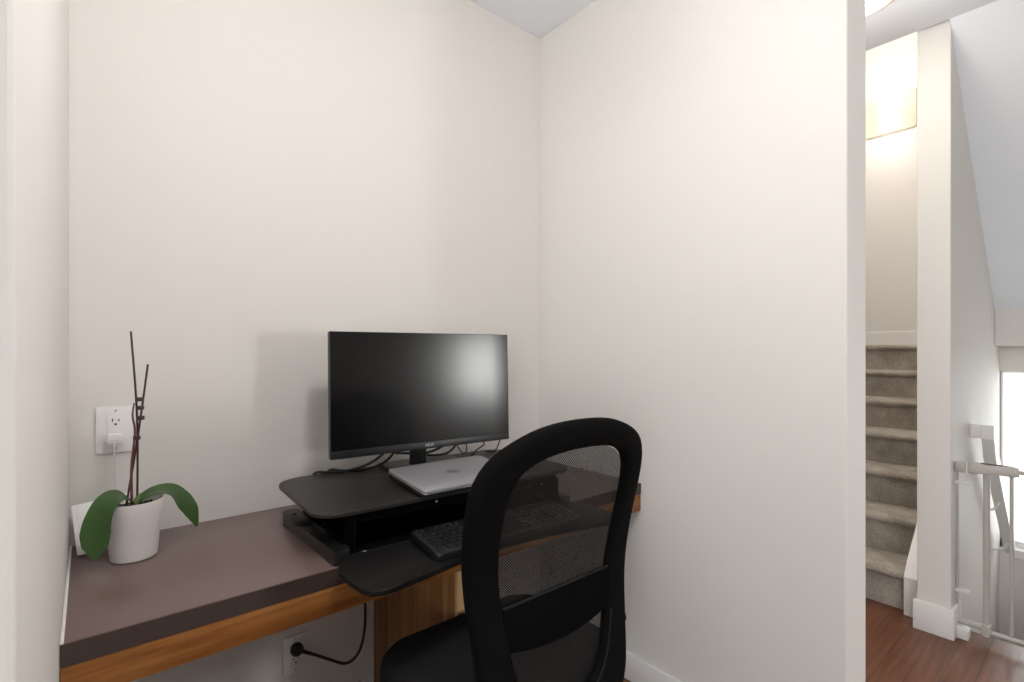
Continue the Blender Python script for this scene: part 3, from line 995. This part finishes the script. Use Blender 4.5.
def leaf(pts, widths, side, cup, nrm):
    """leaf blade along a spine; side = sideways vectors, slightly folded along the midrib, with thickness"""
    n = 28
    P = [Vector(p) for p in pts]

    def sp_(t):
        s = t * (len(P) - 1)
        i = min(int(s), len(P) - 2)
        u = s - i
        p0, p1, p2, p3 = P[max(i - 1, 0)], P[i], P[i + 1], P[min(i + 2, len(P) - 1)]
        return 0.5 * ((2 * p1) + (p2 - p0) * u + (2 * p0 - 5 * p1 + 4 * p2 - p3) * u * u + (3 * p1 - p0 - 3 * p2 + p3) * u ** 3)

    def lerp_list(L, t):
        s = t * (len(L) - 1)
        i = min(int(s), len(L) - 2)
        return L[i] * (1 - (s - i)) + L[i + 1] * (s - i)
    S = [Vector(v).normalized() for v in side]
    b = MB()
    m = 8
    rows_ = []
    for i in range(n + 1):
        t = i / n
        c_ = sp_(t)
        d = (sp_(min(1, t + 0.01)) - sp_(max(0, t - 0.01))).normalized()
        s = lerp_list(S, t)
        s = (s - d * s.dot(d)).normalized()
        up = s.cross(d).normalized()
        if up.dot(Vector(nrm)) < 0 and t < 0.4:
            pass
        w_ = lerp_list(widths, t)
        top, bot = [], []
        for j in range(m + 1):
            v = j / m * 2 - 1
            off = s * (v * w_) + up * (cup * w_ * abs(v) ** 1.4)
            thk = 0.0012 * (1 - 0.7 * abs(v))
            top.append(b.bm.verts.new(c_ + off + up * thk))
            bot.append(b.bm.verts.new(c_ + off - up * thk))
        rows_.append((top, bot))
    for i in range(n):
        for lay in (0, 1):
            A_, B_ = rows_[i][lay], rows_[i + 1][lay]
            for j in range(m):
                b.bm.faces.new((A_[j], A_[j + 1], B_[j + 1], B_[j]) if lay == 0 else (A_[j], B_[j], B_[j + 1], A_[j + 1]))
        for j in (0, m):
            b.bm.faces.new((rows_[i][0][j], rows_[i + 1][0][j], rows_[i + 1][1][j], rows_[i][1][j]))
    for i in (0, n):
        for j in range(m):
            b.bm.faces.new((rows_[i][0][j], rows_[i][0][j + 1], rows_[i][1][j + 1], rows_[i][1][j]))
    return b.build('leaf', LEAF, orc, angle=60)


H0 = DZ + 0.125
# left leaf: out to the left and toward the viewer, then folding down beside the pot
leaf([(0.080, 1.482, H0 + 0.002), (0.062, 1.466, H0 + 0.024), (0.044, 1.452, H0 + 0.028), (0.028, 1.440, H0 + 0.014), (0.017, 1.432, H0 - 0.014), (0.013, 1.426, H0 - 0.040), (0.012, 1.422, H0 - 0.066), (0.010, 1.420, H0 - 0.094)],
     [0.010, 0.019, 0.024, 0.026, 0.028, 0.029, 0.024, 0.003],
     [(0.45, -0.7, -0.5), (0.45, -0.7, -0.45), (0.5, -0.7, -0.4), (0.6, -0.65, -0.4), (0.75, -0.55, -0.3), (0.9, -0.4, -0.05), (0.92, -0.35, 0), (0.92, -0.35, 0)], -0.15, (0, 0, 1))
# right leaf: up over the rim and drooping to a point
leaf([(0.086, 1.484, H0 - 0.002), (0.106, 1.486, H0 + 0.014), (0.132, 1.489, H0 + 0.021), (0.160, 1.493, H0 + 0.012), (0.181, 1.495, H0 - 0.016), (0.198, 1.496, H0 - 0.046), (0.211, 1.496, H0 - 0.086)],
     [0.008, 0.017, 0.021, 0.024, 0.025, 0.020, 0.002],
     [(-0.1, 0.9, 0.3), (-0.1, 0.9, 0.3), (0.0, 0.9, 0.3), (0.3, 0.8, 0.35), (0.55, 0.65, 0.45), (0.7, 0.55, 0.3), (0.7, 0.5, 0.2)], -0.15, (0, 0, 1))
# short young leaf in the middle
tag(MB().tube([(0.084, 1.482, H0 - 0.006), (0.088, 1.478, H0 + 0.010), (0.095, 1.474, H0 + 0.024)], [0.006, 0.006, 0.0015], 8, smooth=4).build('shoot', STEM_GREEN, orc), 'pale green young shoot')
s1a, s1b = Vector((0.088, 1.484, H0 - 0.01)), Vector((0.0765, 1.490, 1.268))
s2a, s2b = Vector((0.066, 1.480, H0 - 0.01)), Vector((0.1085, 1.482, 1.190))
m1 = s1a.lerp(s1b, 0.5) + Vector((0.006, 0, 0))
tag(MB().tube([s1a, m1, s1b], 0.0022, 8, smooth=8).build('stake', STAKE, orc), 'dark wooden stake, the taller')
tag(MB().tube([s2a, s2a.lerp(s2b, 0.5) + Vector((0.002, 0, 0)), s2b], 0.0022, 8, smooth=8).build('stake', STAKE, orc), 'dark wooden stake, the shorter')
tag(MB().tube([(0.078, 1.479, H0 - 0.005), (0.077, 1.478, 0.95), (0.0835, 1.477, 1.03), (0.079, 1.477, 1.07), (0.082, 1.478, 1.10)], [0.003, 0.0026, 0.0024, 0.002, 0.0015], 8, smooth=6).build('flower_stem', SPIKE, orc), 'reddish bare flower stem')
for z_, dx in ((1.018, 0.004), (1.064, 0.012), (1.088, 0.011), (1.108, 0.011)):
    MB().lathe([(0.0028, -0.0045), (0.0068, -0.0045), (0.0075, 0), (0.0068, 0.0045), (0.0028, 0.0045), (0.0028, -0.0045)], (0.083 + dx, 1.479, z_), 14).build('clip', CLIP, orc)

# white panel leaning behind the pot
Mp = Matrix.Translation((-0.020, 1.562, DZ + 0.0035)) @ Matrix.Rotation(math.radians(-3), 4, 'Z') @ Matrix.Rotation(math.radians(-22), 4, 'X') @ Matrix.Rotation(math.radians(-7), 4, 'Y')
pn = thing('plastic_panel', 'square white plastic device leaning in the corner behind the orchid pot', 'device', (0.02, 1.57, DZ))
MB().prism(rounded_rect(0.0, 0.0, 0.12, 0.118, 0.0025), -0.012, 0.0, 0.003, M=Mp @ XZ).build('shell', BRIGHT_WHITE, pn)
MB().prism(rounded_rect(0.008, 0.008, 0.112, 0.110, 0.004), 0.0, 0.0012, 0.0005, M=Mp @ XZ).build('face_plate', BRIGHT_WHITE, pn)

# ------------------------------------------------------------------ staircase up
RISE, GO, SX = 0.18, 0.255, 2.945
st = thing('staircase', 'carpeted staircase climbing behind the white wall end', 'stairs', (SX, 1.08, 0))
for k in range(6):
    x0 = SX + GO * k
    z1 = RISE * (k + 1)
    prof = [(x0, 0 if k == 0 else z1 - RISE - 0.005), (x0, z1 - 0.040), (x0 - 0.022, z1 - 0.034), (x0 - 0.030, z1 - 0.020), (x0 - 0.026, z1 - 0.006), (x0 - 0.014, z1), (x0 + GO + 0.004, z1), (x0 + GO + 0.004, z1 - 0.18 if k else 0)]
    MB().prism(prof, -1.599, -SY1 - 0.068, 0.0, M=XZ).build('step', CARPET, st, angle=50)
x0 = SX + GO * 6
z1 = RISE * 7
MB().prism([(x0, z1 - RISE - 0.005), (x0, z1 - 0.04), (x0 - 0.022, z1 - 0.034), (x0 - 0.03, z1 - 0.02), (x0 - 0.026, z1 - 0.006), (x0 - 0.014, z1), (5.449, z1), (5.449, z1 - 0.18)], -1.599, -SY1 - 0.001, 0.0, M=XZ).build('landing', CARPET, st, angle=50)
# skirt board along the wall
sk = [(2.893, 0.0), (2.893, 0.175), (2.893 + 0.05, 0.175 + 0.05 * 1.1), (4.45, 1.375), (4.45, 1.0), (2.99, 0.0)]
struct('trim_1', MB().prism(sk, -SY1 - 0.068, -SY1, 0.003, M=XZ), TRIM)
struct('baseboard_landing', MB().box((5.435, SY1, z1), (5.45, 1.60, z1 + 0.125), 0.003), TRIM)

# sconce on the stairwell end wall
sconce_y, sconce_z = 1.30, 3.31
sc = thing('wall_sconce', 'glowing glass wall sconce high above the staircase landing', 'wall lamp', (5.45, sconce_y, sconce_z))
MB().prism(rounded_rect(sconce_y - 0.19, sconce_z - 0.17, sconce_y + 0.17, sconce_z + 0.16, 0.012), 5.4255, 5.4495, 0.004,
           M=Matrix(((0, 0, 1, 0), (1, 0, 0, 0), (0, 1, 0, 0), (0, 0, 0, 1)))).build('back_plate', CREAM, sc)
b = MB()
prof = []
for k in range(13):
    a = math.radians(-90 + 180 * k / 12)
    prof.append((5.4255 - 0.06 * math.cos(a), sconce_y + 0.075 * math.sin(a)))
b.prism(prof, sconce_z - 0.16, sconce_z + 0.15, 0.004)
b.build('glass_shade', SCONCE_GLASS, sc)
point('sconce_bulb', (5.25, sconce_y, sconce_z + 0.25), 1.0, WARM, 0.06)
point('sconce_bulb', (5.25, sconce_y, sconce_z - 0.25), 1.0, WARM, 0.06)

# ------------------------------------------------------------------ ceiling lights
def ceiling_light(x, y, label, power, r=0.17, CZ=CZ):
    t = thing('ceiling_light', label, 'ceiling light', (x, y, CZ), 'flush ceiling lights in the hall')
    MB().lathe([(0, 0), (r + 0.012, 0), (r + 0.014, -0.012), (r + 0.004, -0.028), (r - 0.01, -0.028), (0, -0.02)], (x, y, CZ - 0.0005), 48).build('rim', BRASS, t)
    MB().lathe([(r - 0.006, -0.026), (r - 0.02, -0.038), (r * 0.7, -0.050), (r * 0.35, -0.057), (0, -0.059)], (x, y, CZ), 48).build('glass_bowl', LAMP_GLASS, t)
    if power:
        point('ceiling_bulb', (x, y, CZ - 0.25), power, WARM, 0.16)
    return t


ceiling_light(2.27, 0.66, 'glowing flush ceiling light in the hall by the staircase', 3)
ceiling_light(3.3, 1.10, 'unseen fill light added above the upper staircase landing', 42, CZ=CZ + 2.05)  # unseen lamp and fixture, added to brighten the stair wall
nl = thing('globe_pendant_light', 'small glowing globe pendant hanging at the mouth of the desk nook', 'pendant light', (NLX, NLY, CZ))
GZ = CZ - 0.50
MB().lathe([(0, -0.0005), (0.06, -0.0005), (0.06, -0.015), (0.05, -0.03), (0, -0.032)], (NLX, NLY, CZ), 32).build('ceiling_rose', WHITE_PLASTIC, nl)
MB().tube([(NLX, NLY, CZ - 0.03), (NLX, NLY, GZ + 0.13)], 0.004, 10).build('stem', WHITE_PLASTIC, nl)
MB().lathe([(0, 0.135), (0.03, 0.135), (0.034, 0.112), (0, 0.112)], (NLX, NLY, GZ), 24).build('cap', WHITE_PLASTIC, nl)
MB().lathe([(0.0, 0.111)] + [(0.11 * math.sin(math.radians(q)), 0.11 * math.cos(math.radians(q))) for q in range(12, 180, 12)] + [(0.0, -0.11)], (NLX, NLY, GZ), 40).build('glass_globe', GLOBE_GLASS, nl)

# ------------------------------------------------------------------ handrail of the flight down
hr = thing('handrail', 'white sloping handrail on the wall beyond the safety gate', 'handrail', (3.30, 0.40, 0.85))
ry = 0.392
b = MB()
RL = [(3.215, 0.872), (3.245, 0.862), (3.285, 0.800), (3.98, 0.175), (3.98, 0.075), (3.27, 0.715), (3.235, 0.790), (3.215, 0.806)]
b.prism(RL, -ry - 0.022, -ry + 0.022, 0.0, M=XZ)
b.build('rail', TRIM, hr)
MB().box((3.218, ry + 0.0222, 0.806), (3.250, SY0, 0.869), 0.004).build('wall_return', TRIM, hr)
for d in (0.30, 0.62):
    zz = 0.775 - 0.90 * d
    MB().tube([(3.27 + d, ry, zz - 0.06), (3.27 + d, ry + 0.02, zz - 0.10), (3.27 + d, SY0, zz - 0.11)], 0.006, 8, smooth=4).build('bracket', TRIM, hr)

# ------------------------------------------------------------------ safety gate
GX = 2.881
gt = thing('safety_gate', 'light grey metal safety gate across the top of the lower stairs', 'baby gate', (GX, 0.20, 0))
b = MB().tube([(GX, 0.447, 0.045), (GX, 0.447, 0.70)], 0.006, 10)
fr = b.build('wall_rod', GATE, gt)
for z_ in (0.19, 0.655):
    MB().box((GX - 0.012, 0.405, z_ - 0.007), (GX + 0.012, 0.4545, z_ + 0.007), 0.003).build('clamp', GATE_CLIP, fr)
MB().box((GX - 0.016, 0.418, 0.698), (GX + 0.016, 0.4545, 0.742), 0.006).build('hinge_block', GATE, gt)
hd = MB().prism([(0.412, 0.702), (0.412, 0.742), (0.395, 0.748), (0.345, 0.744), (0.285, 0.748), (0.258, 0.744), (0.256, 0.712), (0.270, 0.708), (0.345, 0.708), (0.395, 0.700)], GX - 0.019, GX + 0.019, 0.005,
                M=Matrix(((0, 0, 1, 0), (1, 0, 0, 0), (0, 1, 0, 0), (0, 0, 0, 1)))).build('latch_handle', GATE, gt)
tag(MB().prism(rounded_rect(GX - 0.010, 0.290, GX + 0.010, 0.372, 0.006), 0.7425, 0.7485, 0.001).build('grip_pad', GATE_LABEL, hd), 'brown grip pad')
MB().tube([(GX, 0.26, 0.728), (GX, -0.50, 0.728)], 0.008, 12).build('top_rail', GATE, gt)
MB().tube([(GX, 0.447, 0.060), (GX, 0.345, 0.060)], 0.014, 12).build('hinge_bar', GATE, gt)
MB().tube([(GX, 0.352, 0.045), (GX, -0.50, 0.045)], 0.010, 12).build('bottom_rail', GATE, gt)
MB().tube([(GX, 0.354, 0.040), (GX, 0.354, 0.71)], 0.0115, 12).build('bar', GATE, gt)
y = 0.279
while y > -0.5:
    MB().tube([(GX, y, 0.045), (GX, y, 0.728)], 0.0065, 10).build('bar', GATE, gt)
    y -= 0.0745
MB().box((GX - 0.02, 0.340, 0.028), (GX + 0.02, 0.368, 0.078), 0.006).build('corner_joint', GATE, gt)
MB().prism([(0.405, 0.0005), (0.4415, 0.0005), (0.4415, 0.05), (0.405, 0.036)], GX - 0.05, GX + 0.01, 0.003, M=Matrix(((0, 0, 1, 0), (1, 0, 0, 0), (0, 1, 0, 0), (0, 0, 0, 1)))).build('foot', GATE_CLIP, gt)
